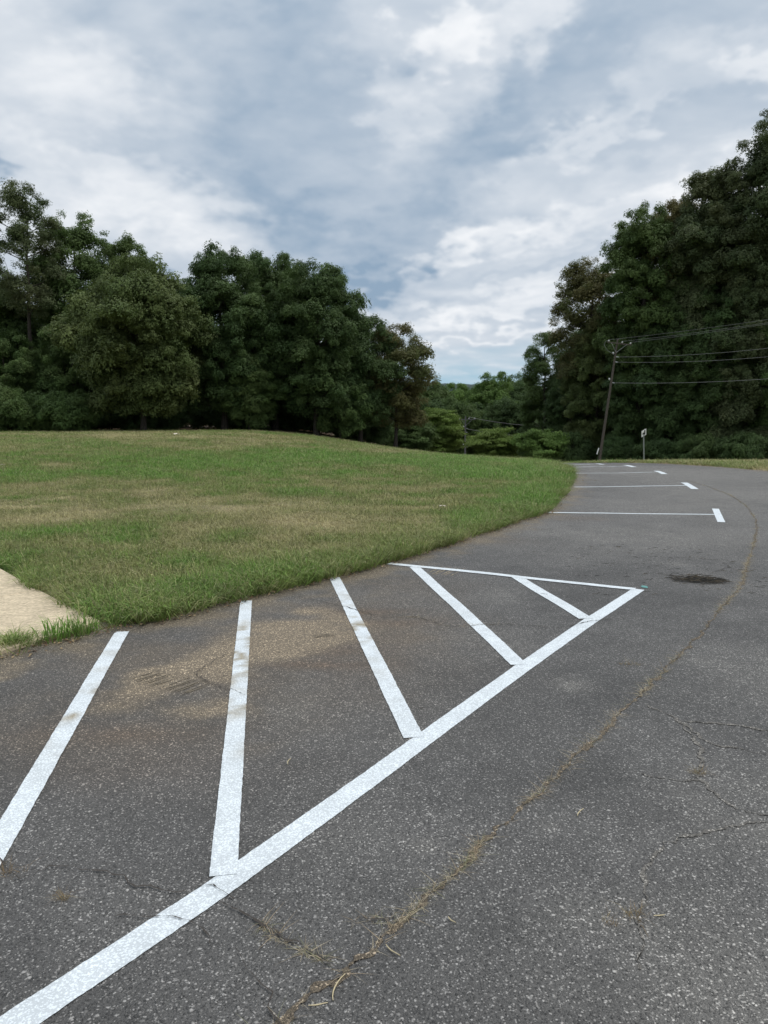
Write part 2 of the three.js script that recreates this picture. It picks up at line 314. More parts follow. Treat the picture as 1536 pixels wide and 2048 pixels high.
// white paint sprayed over the stones: the pits between them stay bare
const paintMap = dataTexture(stones.n, (a, n) => {
  const r = rng(3);
  for (let i = 0; i < n * n; i++) {
    const h = stones.high[i], x = (i % n) / n, y = Math.floor(i / n) / n;
    const bare = h < 0.201 ? 0.34 : h < 0.4 ? 0.09 : 0, v = 236 - 90 * bare - 16 * fbm(x * 40, y * 40, 2) + (r() - 0.5) * 16;
    a[i * 4] = v * 0.955; a[i * 4 + 1] = v * 0.985; a[i * 4 + 2] = v; a[i * 4 + 3] = 255;
  }
}, true);
const paint = new THREE.MeshStandardMaterial({ vertexColors: true, map: paintMap, bumpMap: asphaltBump, bumpScale: 0.0016, roughness: 0.75 });
const STRIPES = [
  [[[-1.2, 1.32], [-0.905, 1.735], [-0.545, 2.245], [0.165, 3.35], [0.835, 4.415], [1.525, 5.455], [2.215, 6.465]], 0.104, 0.005, 'long white baseline stripe that all the hatch stripes run into'],
  [[[-1.83, 5.16], [-1.375, 2.6], [-1.19, 1.55]], 0.094, 0.008, 'white hatch stripe beside the concrete pad'],
  [[[-1.125, 6.06], [-0.53, 2.33]], 0.092, 0.008, 'second hatch stripe from the concrete pad, crossing dirty sand'],
  [[[-0.465, 6.98], [0.14, 3.4]], 0.098, 0.008, 'third hatch stripe from the concrete pad, scuffed by mud'],
  [[[0.305, 7.48], [0.82, 4.46]], 0.104, 0.008, 'fourth hatch stripe, starting at the thin top line'],
  [[[1.245, 6.98], [1.5, 5.5]], 0.108, 0.008, 'shortest hatch stripe near the tip of the painted triangle'],
  [[[0.05, 7.66], [2.18, 6.46]], 0.088, 0.011, 'thin white line closing the top of the hatched triangle'],
  [[[2.58, 11.87], [5.14, 11.62]], 0.085, 0.005, 'nearest parking stall line'], [[[5.44, 12.37], [4.81, 10.72]], 0.104, 0.008, 'end bar of the nearest stall line'],
  [[[4.17, 16.6], [6.93, 17.2]], 0.095, 0.005, 'second parking stall line'], [[[7.19, 18.15], [6.68, 16.24]], 0.15, 0.008, 'end bar of the second stall line'],
  [[[5.34, 21.75], [8.42, 23.3]], 0.1, 0.005, 'third parking stall line'], [[[8.67, 24.15], [8.19, 22.1]], 0.17, 0.008, 'end bar of the third stall line'],
  [[[6.7, 26.7], [9.52, 29.5]], 0.1, 0.005, 'fourth parking stall line'], [[[9.9, 31.2], [9.25, 28.1]], 0.2, 0.008, 'end bar of the fourth stall line'],
  [[[7.4, 30.3], [9.3, 33]], 0.12, 0.005, 'farthest parking stall line'], [[[9.7, 34.6], [9.15, 31.8]], 0.2, 0.008, 'end bar of the farthest stall line'],
];
STRIPES.forEach(([pts, w, lift, label], i) => tag(obj('painted_line', ribbon(pts, w, 0.003 + (lift - 0.005) * 0.5, 0.0022, 40 + i, i < 7 ? 0.012 : 0.04, 0, true), paint, lot), label));
{
  const s = new THREE.CircleGeometry(1, 18), p = s.attributes.position, r = rng(8);
  for (let i = 0; i < p.count; i++) { const k = 0.75 + r() * 0.5; p.setXYZ(i, p.getX(i) * 0.032 * k + 2.295, land(2.3, 6.57) + 0.0075, -(p.getY(i) * 0.045 * k + 6.555)); }
  s.computeVertexNormals();
  tag(obj('teal_paint_dab', s, std(rgb(0.10, 0.27, 0.25), 0.7), lot), 'small teal paint dab at the tip of the hatched triangle');
}
// cracks
const crackMat = std(rgb(0.045, 0.038, 0.032), 1), soilMat = std(rgb(0.52, 0.42, 0.30), 1, { map: asphaltMap, bumpMap: asphaltBump, bumpScale: 0.008 });
function wander(points, amount, seed, every = 0.06) {
  const r = rng(seed), out = [];
  for (let i = 0; i + 1 < points.length; i++) {
    const [ax, ay] = points[i], [bx, by] = points[i + 1], n = Math.max(1, Math.round(Math.hypot(bx - ax, by - ay) / every));
    for (let k = 0; k < n; k++) out.push([ax + ((bx - ax) * k) / n + (r() - 0.5) * amount, ay + ((by - ay) * k) / n + (r() - 0.5) * amount]);
  }
  out.push(points[points.length - 1]);
  return out;
}
const mainWander = wander(MAIN_CRACK, 0.03, 9);
tag(obj('crack', ribbon(mainWander, 0.012, 0.002, 0.024, 91, 0.016), soilMat, lot), 'long soil filled crack curving through the asphalt');
const FINE = [
  [[[-0.51, 2.19], [-0.4, 2.11], [-0.3, 2.02], [-0.22, 1.97], [-0.15, 1.92]], 0.009], [[[-0.1, 2.09], [-0.03, 2.11], [0.04, 2.11]], 0.006],
  [[[-0.7, 6.19], [-0.31, 5.86], [-0.03, 5.56], [0.23, 5.56], [0.47, 5.28], [0.84, 5.35], [1.25, 5.25], [1.51, 5.42], [1.8, 5.51], [2.16, 5.7]], 0.009],
  [[[1.37, 3.82], [1.46, 3.59], [1.5, 3.33], [1.61, 3.28], [1.75, 3.18]], 0.004], [[[1.08, 3.04], [1.2, 2.97], [1.31, 2.99], [1.35, 2.75], [1.5, 2.66]], 0.004],
  [[[1.31, 2.99], [1.44, 3.28], [1.46, 3.59]], 0.005], [[[1.5, 2.66], [1.19, 2.61], [0.99, 2.51], [0.87, 2.36], [0.78, 2.13], [0.7, 1.9]], 0.004], [[[1.46, 3.59], [1.75, 3.55], [2.1, 3.35], [2.4, 3.4]], 0.005], [[[2.1, 3.35], [2.2, 3.0], [2.0, 2.7]], 0.005], [[[-1.31, 2.42], [-1.19, 2.31], [-1.11, 2.38], [-0.93, 2.35], [-0.69, 2.23], [-0.56, 2.28], [-0.47, 2.2]], 0.006],
  [[[-0.82, 2.13], [-0.68, 2.13], [-0.55, 2.09], [-0.5, 2.0]], 0.005], [[[-0.2, 1.55], [-0.3, 1.8], [-0.42, 1.98]], 0.004],
  [[[2.9, 8.0], [3.3, 7.9], [3.9, 7.7], [4.2, 7.75]], 0.012], [[[3.2, 7.2], [3.45, 7.45], [3.5, 7.7]], 0.01], [[[2.4, 8.6], [2.9, 8.0]], 0.008],
  [[[-1.0, 4.62], [-1.12, 4.3], [-0.95, 4.1], [-0.75, 3.95]], 0.006],
];
const silt = std(rgb(0.6, 0.56, 0.5), 1, { map: asphaltMap, bumpMap: asphaltBump, bumpScale: 0.006 });
FINE.forEach(([p, w], i) => obj('crack', ribbon(wander(p, 0.025, 200 + i, 0.04), w * (i > 2 && i < 9 ? 3 : 0.6), i > 2 && i < 9 ? 0.0028 : 0.0075, w * (i > 2 && i < 9 ? 3 : 0.8), 210 + i, 0.012, 0.3), i > 2 && i < 9 ? silt : crackMat, lot));
// comb-like scrape marks where a machine dragged through the sand, and on the thin line
{
  const dustMat = std(rgb(0.33, 0.27, 0.18), 1), oilMat = std(rgb(0.15, 0.125, 0.09), 1);
  for (const [cx, cu, an, len, n, gap, m] of [[-1.31, 4.2, 0.9, 0.2, 7, 0.034, oilMat], [-1.1, 4.08, 0.95, 0.22, 7, 0.032, oilMat], [0.62, 7.25, 1.1, 0.42, 6, 0.05, dustMat], [-0.42, 5.05, 0.2, 0.16, 3, 0.03, oilMat]]) {
    for (let k = 0; k < n; k++) {
      const o = (k - n / 2) * gap, dx = Math.cos(an), du = Math.sin(an), ox = cx + o * du * 0.9 + (k % 2) * 0.012, ou = cu - o * dx;
      obj('scrape_mark', ribbon([[ox - (dx * len) / 2, ou - (du * len) / 2], [ox + (dx * len) / 2, ou + (du * len) / 2]], 0.008, 0.0035, 0.007, 300 + k, 0.015, 0.4), m, lot);
    }
  }
}

// ---------------------------------------------------------------- concrete pad
{
  const grain = dataTexture(512, (a, n) => { const r = rng(21); for (let i = 0; i < n * n; i++) { const x = i % n, y = Math.floor(i / n), v = 205 + 40 * (fbm(x / 60, y / 14, 4) - 0.5) + 60 * (fbm(x / 9, y / 9, 2) - 0.5) + (r() - 0.5) * 34 - (r() < 0.004 ? 70 : 0); a[i * 4] = v; a[i * 4 + 1] = v * 0.99; a[i * 4 + 2] = v * 0.96; a[i * 4 + 3] = 255; } }, true);
  const mat = std(rgb(0.80, 0.675, 0.50), 0.95, { map: grain, bumpMap: grain, bumpScale: 0.002 });
  const pad = thing('concrete_pad', 0, 0, 0);
  for (const poly of [[[-2.06, 5.36], [-2.948, 6.346], [-4.492, 4.272], [-3.55, 3.3], [-2.72, 4.08]], [[-2.956, 6.354], [-3.75, 7.28], [-5.6, 9.3], [-7.2, 7.4], [-4.5, 4.28]]]) {
    const s = new THREE.Shape(poly.map(([x, u]) => new THREE.Vector2(x, u)));
    const g = new THREE.ExtrudeGeometry(s, { depth: 0.1, bevelEnabled: true, bevelSize: 0.004, bevelThickness: 0.004, bevelSegments: 1, bevelOffset: -0.004 });
    g.rotateX(-Math.PI / 2); g.translate(0, -0.075, 0);
    obj('slab', g, mat, pad);
  }
  tag(pad, 'tan concrete pad at the left edge, dirt and grass along its rim', 'concrete pad', null, 'structure');
}

// ---------------------------------------------------------------- grass
function clump(seed, n, h0, h1, spreadR, width, lean, bend) {
  const r = rng(seed), pos = [], idx = [];
  for (let b = 0; b < n; b++) {
    const a = r() * 6.283, d = Math.sqrt(r()) * spreadR, x = Math.cos(a) * d, z = Math.sin(a) * d, h = lerp(h0, h1, r()), w = width * (0.7 + r() * 0.6), face = r() * 6.283;
    const out = a + (r() - 0.5) * 2, l = lean * (0.3 + r()) * h, bx = Math.cos(out), bz = Math.sin(out), cx = Math.cos(face) * w, cz = Math.sin(face) * w, k = pos.length / 3, y1 = h * 0.55, y2 = h * (1 - bend * r());
    pos.push(x - cx, -0.02, z - cz, x + cx, -0.02, z + cz, x + bx * l * 0.35 - cx * 0.8, y1, z + bz * l * 0.35 - cz * 0.8, x + bx * l * 0.35 + cx * 0.8, y1, z + bz * l * 0.35 + cz * 0.8, x + bx * l, y2, z + bz * l);
    idx.push(k, k + 1, k + 3, k, k + 3, k + 2, k + 2, k + 3, k + 4);
  }
  return geo(pos, idx);
}
const bladeMat = new THREE.MeshPhysicalMaterial({ color: 0xffffff, roughness: 0.75, transmission: 0.3, thickness: 0, side: THREE.DoubleSide, specularIntensity: 0.4 });
function scatter(name, geometry, list, material, label, category) {
  const m = lit(new THREE.InstancedMesh(geometry, material, list.length)), o = new THREE.Object3D(), c = new THREE.Color();
  list.forEach((e, i) => {
    o.position.set(e.x, e.y, -e.u); o.rotation.set(e.rx ?? 0, e.r, e.rz ?? 0); o.scale.set(e.s * (e.w ?? 1), e.s * (e.h ?? 1), e.s * (e.w ?? 1)); o.updateMatrix(); m.setMatrixAt(i, o.matrix);
    m.setColorAt(i, c.setRGB(...e.c));
  });
  m.name = numbered(name);
  scene.add(m);
  return tag(m, label, category, null, 'stuff');
}
{
  const r = rng(1234), lawn = [[], [], []], edge = [[], []], tone = [0, 0, 0];
  const put = (list, x, u, s, h, dry, w = 1) => {
    grassTone(dry, tone);
    const k = 0.55 + r() * 0.95, t = r() < 0.16 ? 0.6 : 0;
    list.push({ x, u, y: land(x, u) + 0.03, r: r() * 6.28, s, h, w, rx: (r() - 0.5) * 0.3, rz: (r() - 0.5) * 0.3, c: [lerp(tone[0], STRAW[0], t) * k, lerp(tone[1], STRAW[1], t) * k, lerp(tone[2], STRAW[2], t) * k] });
  };
  const bands = [[4.6, 8, 900], [8, 12, 620], [12, 18, 300], [18, 28, 130], [28, 40, 62], [40, 54, 34]];
  for (const [u0, u1, density] of bands) {
    const x0 = -0.56 * u1 - 1, x1 = Math.max(1, u1 * 0.25) + 0.5, n = (u1 - u0) * (x1 - x0) * density;
    for (let i = 0; i < n; i++) {
      const u = u0 + r() * (u1 - u0), x = x0 + r() * (x1 - x0);
      if (x < -0.57 * u - 0.8) continue;
      const d = lotAt(x, u);
      if (d > -0.05) continue;
      if (x < -1.8 && u < 9.5 && padAt(x, u) > -0.07) continue;
      const dry = dryness(x, u) + (r() - 0.5) * 0.35, rim = smooth(-1.1, -0.2, d), f = u < 12 ? 1 : u < 18 ? 1.15 : u < 28 ? 1.5 : u < 40 ? 2 : 2.5;
      put(lawn[Math.floor(r() * 3)], x, u, f * (0.75 + r() * 0.5), lerp(0.8, 1.35, clamp(1 - dry)) / Math.sqrt(f) * (1 + rim * 0.3), dry - rim * 0.3);
    }
  }
  // the uncut rim along the asphalt and the pad
  for (let i = 0; i + 1 < 22; i++) {
    const [ax, ay] = LOT[i + 1], [bx, by] = LOT[i + 2], L = Math.hypot(bx - ax, by - ay), n = Math.round(L * (ay < 12 ? 230 : ay < 24 ? 110 : 45));
    for (let k = 0; k < n; k++) {
      const t = r(), off = Math.pow(r(), 1.5) * 0.75 - 0.03, x = lerp(ax, bx, t) - ((by - ay) / L) * off, u = lerp(ay, by, t) + ((bx - ax) / L) * off;
      if (padAt(x, u) > -0.04 || (x < -1.95 && u < 5.2 && off > 0.1)) continue;
      if (x < -1.8 && u < 5.5 && r() < 0.85) continue;
      const thick = fbm(x * 1.3 + 70, u * 1.3, 3);
      if (thick < 0.33 && off < 0.3) continue;
      put(edge[Math.floor(r() * 2)], x, u, (0.55 + r() * 0.55) * (u > 20 ? 1.5 : 1), 0.6 + thick * 0.8, dryness(x, u) * 0.3 + 0.05 + r() * 0.28);
    }
  }
  for (const [ax, ay, bx, by] of [[-2.06, 5.36, -3.75, 7.28], [-3.75, 7.28, -5.6, 9.3]]) {
    const L = Math.hypot(bx - ax, by - ay), n = Math.round(L * 110);
    for (let k = 0; k < n; k++) { const t = r(), off = 0.07 + Math.pow(r(), 1.4) * 0.5; if (fbm(t * 9, ax * 3, 2) < 0.4 && off < 0.2) continue; put(edge[Math.floor(r() * 2)], lerp(ax, bx, t) + 0.75 * off, lerp(ay, by, t) + 0.66 * off, 0.5 + r() * 0.5, 0.8 + r() * 0.3, 0.2 + r() * 0.3); }
  }
  for (const [tx, tu, n, rad] of [[-2.44, 4.82, 34, 0.1], [-2.62, 4.45, 16, 0.07], [-5.34, 11.61, 40, 0.3], [-3.01, 11.51, 34, 0.3], [-7.8, 22.86, 30, 0.6], [-0.69, 37.7, 24, 0.9], [-2.6, 30.9, 24, 0.8], [2.02, 12.33, 30, 0.25], [1.1, 9.75, 20, 0.2], [-4.6, 9.2, 26, 0.3], [-6, 15, 20, 0.3], [1.5, 22, 20, 0.5], [3.2, 27, 20, 0.6]])
    for (let k = 0; k < n; k++) { const a = r() * 6.28, d = Math.sqrt(r()) * rad; put(edge[Math.floor(r() * 2)], tx + Math.cos(a) * d, tu + Math.sin(a) * d, (tu > 20 ? 1.8 : 0.9) * (0.6 + r() * 0.4), 0.8, 0.12 + r() * 0.12); }
  // weeds and stray tufts all over the lawn
  for (let i = 0; i < 170; i++) {
    const u = 6 + 36 * Math.pow(r(), 1.3), x = -0.52 * u + r() * (0.52 * u + Math.max(0.3, u * 0.18));
    if (lotAt(x, u) > -0.4 || padAt(x, u) > -0.2) continue;
    const q = r(), rad = 0.05 + r() * 0.22, n = 4 + Math.round(r() * 12), dry = q < 0.5 ? 0.05 : q < 0.75 ? 0.4 : 0.95;
    for (let k = 0; k < n; k++) { const a = r() * 6.28, d = Math.sqrt(r()) * rad * (u > 20 ? 2 : 1); put(edge[k % 2], x + Math.cos(a) * d, u + Math.sin(a) * d, (u > 20 ? 1.3 : 0.75) * (0.6 + r() * 0.5), 0.7, dry + r() * 0.15); }
  }
  // the verge across the road
  for (let i = 0; i < 26000; i++) {
    const u = 22 + r() * 38, x = 11.5 + r() * (0.56 * u), d = lotAt(x, u);
    if (d > -0.05 || x > 0.58 * u) continue;
    put(lawn[Math.floor(r() * 3)], x, u, 2.2 * (0.7 + r() * 0.6), 0.9, dryness(x, u) * 0.7 + 0.1 + r() * 0.3);
  }
  lawn.forEach((l, i) => scatter('lawn_grass', clump(31 + i, 9, 0.03, 0.1, 0.065, 0.0028, 1.7, 0.8), l, bladeMat, ['short mown grass of the lawn, greener towards the asphalt', 'dry straw coloured stubble mixed through the mown lawn', 'fine short blades covering the lawn and the road verge'][i], 'grass'));
  edge.forEach((l, i) => scatter('rim_grass', clump(51 + i, 12, 0.07, 0.19, 0.07, 0.003, 1.7, 0.8), l, bladeMat, ['long uncut green grass hanging over the asphalt edge', 'long arching green blades in tufts beside the asphalt edge'][i], 'grass'));

  // dry weeds rooted in the cracks
  const weeds = [], paths = [[mainWander, 2500, 0.016], [FINE[0][0], 60, 0.012], [FINE[1][0], 26, 0.01], [FINE[2][0].slice(0, 6), 70, 0.03]];
  for (const [path, n, w] of paths) {
    const len = [0]; for (let i = 1; i < path.length; i++) len.push(len[i - 1] + Math.hypot(path[i][0] - path[i - 1][0], path[i][1] - path[i - 1][1]));
    for (let k = 0; k < n; k++) {
      const at = Math.pow(r(), 0.7) * len[len.length - 1]; let i = 1; while (len[i] < at) i++;
      const t = (at - len[i - 1]) / (len[i] - len[i - 1]), x = lerp(path[i - 1][0], path[i][0], t) + (r() + r() - 1) * w, u = lerp(path[i - 1][1], path[i][1], t) + (r() + r() - 1) * w;
      const gate = fbm(at * 2.2 + 4, 3, 3); if (gate < 0.4 && r() < 0.85) continue;
      if (u > 9 && r() < 0.5) continue;
      const q = r(), k2 = 0.7 + r() * 0.5, c = q < 0.45 ? [0.50, 0.43, 0.30] : q < 0.8 ? [0.40, 0.31, 0.20] : [0.25, 0.25, 0.14];
      weeds.push({ x, u, y: land(x, u) + 0.002, r: r() * 6.28, s: 0.2 + r() * 0.32, h: 0.12, rx: (r() - 0.5) * 1, rz: (r() - 0.5) * 1, c: c.map((v) => v * k2) });
    }
  }
  for (const [tx, tu, n, rad] of [[-1.02, 2.21, 8, 0.02], [-1.24, 2.36, 7, 0.03], [0.76, 2.13, 8, 0.025], [0.68, 2.1, 4, 0.02], [1.32, 3.04, 10, 0.02], [0.9, 9.0, 22, 0.12], [1.5, 4.45, 10, 0.04], [4.9, 18.5, 10, 0.2], [5.2, 21, 14, 0.3]])
    for (let k = 0; k < n; k++) { const a = r() * 6.28, d = Math.sqrt(r()) * rad; weeds.push({ x: tx + Math.cos(a) * d * 1.6, u: tu + Math.sin(a) * d, y: land(tx, tu) + 0.002, r: r() * 6.28, s: (0.2 + r() * 0.3) * (tu > 8 ? 1.6 : 1), h: 0.6, rx: r() - 0.5, rz: r() - 0.5, c: r() < 0.6 ? [0.27, 0.18, 0.08] : [0.33, 0.27, 0.14] }); }
  scatter('crack_weeds', clump(71, 8, 0.05, 0.13, 0.03, 0.0016, 1.3, 0.7), weeds, bladeMat, 'dry straw coloured weeds growing along the cracks in the asphalt', 'weeds');

  // dead leaves and dirt where the grass meets the asphalt
  const bits = [];
  for (let i = 3; i + 1 < 18; i++) {
    const [ax, ay] = LOT[i], [bx, by] = LOT[i + 1], L = Math.hypot(bx - ax, by - ay), n = Math.round(L * (ay < 12 ? 110 : 40));
    for (let k = 0; k < n; k++) { const t = r(), off = (r() + r() - 1.15) * 0.14, x = lerp(ax, bx, t) - ((by - ay) / L) * off, u = lerp(ay, by, t) + ((bx - ax) / L) * off, q = r(); bits.push({ x, u, y: land(x, u) + 0.008, r: r() * 6.28, s: 0.5 + r() * 0.9, rx: (r() - 0.5) * 0.6, rz: (r() - 0.5) * 0.6, c: q < 0.5 ? [0.16, 0.1, 0.055] : q < 0.85 ? [0.3, 0.22, 0.12] : [0.08, 0.055, 0.04] }); }
  }
  const leaf = geo([-0.012, 0, 0, 0, 0.004, -0.007, 0.014, 0.003, 0, 0, 0.006, 0.008], [0, 1, 2, 0, 2, 3]);
  scatter('leaf_litter', leaf, bits, std(0xffffff, 1, { side: THREE.DoubleSide }), 'small brown dead leaves strewn along the lawn rim', 'leaf litter');

  // dark wet pine straw heaped and strewn on the asphalt
  const straw = [], needle = geo([-0.05, 0, -0.0022, 0.05, 0.004, -0.0016, 0.05, 0.004, 0.0016, -0.05, 0, 0.0022, 0, 0.007, 0], [0, 1, 4, 1, 2, 4, 2, 3, 4, 3, 0, 4]);
  for (let k = 0; k < 820; k++) {
    const loose = k > 470, tail = r(), x = loose ? 1.6 + Math.pow(r(), 0.6) * 2.0 : 2.86 + (tail < 0.7 ? (r() + r() - 1) * 0.24 : r() * 0.26), u = loose ? 6.2 + r() * 2.6 : 6.84 + (r() + r() - 1) * (tail < 0.7 ? 0.2 : 0.12) - (tail < 0.7 ? 0 : (x - 2.86) * 0.3);
    if (loose && r() < 0.55) continue;
    straw.push({ x, u, y: land(x, u) + 0.004 + (loose ? 0 : r() * 0.022), r: (r() - 0.5) * 1.8, s: (loose ? 0.35 : 0.5) + r() * 0.5, rz: (r() - 0.5) * 0.35, c: r() < 0.7 ? [0.022, 0.019, 0.014] : [0.085, 0.065, 0.04] });
  }
  scatter('pine_straw', needle, straw, std(0xffffff, 0.8, { side: THREE.DoubleSide }), 'heap of dark wet pine straw strewn on the asphalt past the triangle', 'pine straw');
}
// pale straws and twigs lying loose
{
  const twigMat = std(rgb(0.5, 0.42, 0.26), 0.9), darkTwig = std(rgb(0.06, 0.05, 0.04), 0.9);
  const list = [[0.74, 2.72, 1.0, 0.07, twigMat, 'curved pale straw lying right of the long crack'], [0.83, 2.12, 0.1, 0.035, twigMat, 'short pale straw right of the small dry tuft'], [-0.13, 1.83, 1.3, 0.1, twigMat, 'longest pale straw, across the crack at the bottom'], [0.02, 1.97, 2.3, 0.06, twigMat, 'pale straw beside the bend of the crack'], [-0.17, 1.77, 0.2, 0.05, twigMat, 'pale straw lowest in the photo'], [-0.42, 3.15, 1.5, 0.06, twigMat, 'pale twig between the second and third hatch stripes'], [0.2, 2.1, 2.2, 0.035, twigMat, 'short pale straw between crack and bottom edge'], [1.35, 6.3, 2.4, 0.07, darkTwig, 'dark twig inside the tip of the triangle'], [0.19, 3.75, 0.2, 0.03, darkTwig, 'dark twig on the third hatch stripe']];
  list.forEach(([x, u, a, L, m, label], i) => {
    const r = rng(900 + i), pts = [], rad = [], y = land(x, u) + (m === darkTwig && u < 5 ? 0.0085 : 0.0045);
    for (let k = 0; k <= 6; k++) { const t = k / 6 - 0.5; pts.push(new THREE.Vector3(x + Math.cos(a) * t * L + Math.sin(a) * t * t * L * 0.5, y + Math.abs(t) * 0.006 * r(), -(u + Math.sin(a) * t * L))); rad.push(0.0017 * (1.2 - Math.abs(t))); }
    tag(obj(m === twigMat ? 'straw' : 'twig', limb(pts, rad, 5), m), label, m === twigMat ? 'straw' : 'twig', 'loose straws and twigs on the asphalt');
  });
  // litter in the lawn
  const paper = std(rgb(0.75, 0.66, 0.58), 0.9, { side: THREE.DoubleSide });
  [[0.94, 12.05, 0.055, 'pale pinkish scrap lying in the lawn near its tip'], [-11.3, 41.6, 0.16, 'white scrap far off on the lawn below the olive oak'], [-10.4, 20.7, 0.07, 'white scrap at the left edge of the lawn']].forEach(([x, u, s, label], i) => {
    const g = new THREE.PlaneGeometry(2, 1.4, 4, 3), p = g.attributes.position, r = rng(60 + i);
    for (let k = 0; k < p.count; k++) p.setXYZ(k, p.getX(k) * s * (0.7 + r() * 0.4), (0.3 + r() * 0.7) * s * 0.8, p.getY(k) * s * (0.7 + r() * 0.4));
    g.computeVertexNormals();
    const m = obj('paper_scrap', g, paper); m.position.set(x, land(x, u) + 0.06, -u);
    tag(m, label, 'litter', 'scraps in the lawn');
  });
}

// ---------------------------------------------------------------- trees
const leafMat = new THREE.MeshPhysicalMaterial({ color: 0xffffff, roughness: 0.7, transmission: 0.48, thickness: 0, specularIntensity: 0.3, side: THREE.DoubleSide });
const barkMap = dataTexture(256, (a, n) => { const r = rng(6); for (let i = 0; i < n * n; i++) { const x = i % n, y = Math.floor(i / n), v = 130 + 150 * (fbm(x / 5, y / 38, 3) - 0.5) + (r() - 0.5) * 40; a[i * 4] = a[i * 4 + 1] = a[i * 4 + 2] = clamp(v, 0, 255); a[i * 4 + 3] = 255; } }, true);
const bark = std(rgb(0.22, 0.18, 0.14), 1, { map: barkMap, bumpMap: barkMap, bumpScale: 0.03 }), paleBark = std(rgb(0.5, 0.46, 0.4), 1, { map: barkMap, bumpMap: barkMap, bumpScale: 0.02 });
// a bough: leaf blades held in small fans on the outside of a flattened lump about one metre in radius
function bough(seed, fans, size, flat, hollow) {
  const r = rng(seed), pos = [], idx = [], p = new THREE.Vector3(), n = new THREE.Vector3(), a = new THREE.Vector3(), b = new THREE.Vector3();
  for (let f = 0; f < fans; f++) {
    const th = r() * 6.283, cz = r() * 1.75 - 0.75, s = Math.sqrt(Math.max(0, 1 - cz * cz)), rad = hollow + (1 - hollow) * Math.sqrt(r());
    const bump = 0.5 + 0.95 * vnoise(Math.cos(th) * s * 2.2 + seed, cz * 2.2 + Math.sin(th) * s * 2.2 + 7);
    p.set(Math.cos(th) * s, cz * flat, Math.sin(th) * s).multiplyScalar(rad * bump);
    for (let l = 0; l < 4; l++) {
      n.set(p.x + (r() - 0.5) * 1.3, p.y + 0.55 + (r() - 0.5) * 1.1, p.z + (r() - 0.5) * 1.3).normalize();
      a.set(r() - 0.5, r() - 0.62, r() - 0.5).cross(n).normalize(); b.crossVectors(n, a);
      const L = size * (0.75 + r() * 0.6), w = L * (0.27 + r() * 0.12), ox = p.x + (r() - 0.5) * size * 1.3, oy = p.y + (r() - 0.5) * size, oz = p.z + (r() - 0.5) * size * 1.3, k = pos.length / 3, dr = -L * 0.22;
      pos.push(ox, oy, oz, ox + a.x * L * 0.5 + b.x * w, oy + a.y * L * 0.5 + b.y * w, oz + a.z * L * 0.5 + b.z * w, ox + a.x * L, oy + a.y * L + dr, oz + a.z * L, ox + a.x * L * 0.5 - b.x * w, oy + a.y * L * 0.5 - b.y * w, oz + a.z * L * 0.5 - b.z * w);
      idx.push(k, k + 1, k + 2, k, k + 2, k + 3);
    }
  }
  return geo(pos, idx);
}
const BOUGHS = [bough(101, 190, 0.155, 0.8, 0.3), bough(102, 170, 0.165, 0.7, 0.3), bough(103, 210, 0.145, 0.9, 0.3)];
const AIRY = [bough(111, 100, 0.165, 0.8, 0.25), bough(112, 90, 0.18, 0.7, 0.2)];
const SPRAY = [bough(121, 130, 0.15, 0.24, 0.15), bough(122, 120, 0.16, 0.2, 0.1)];
const TONES = {
  dark: [[0.077, 0.135, 0.042], [0.111, 0.169, 0.053]], mid: [[0.092, 0.156, 0.042], [0.132, 0.191, 0.055]], olive: [[0.116, 0.164, 0.048], [0.161, 0.198, 0.066]],
  rust: [[0.108, 0.137, 0.042], [0.185, 0.166, 0.061]], dull: [[0.092, 0.135, 0.050], [0.145, 0.164, 0.071]], bright: [[0.125, 0.218, 0.045], [0.165, 0.257, 0.061]], lime: [[0.172, 0.257, 0.053], [0.211, 0.284, 0.069]],
};
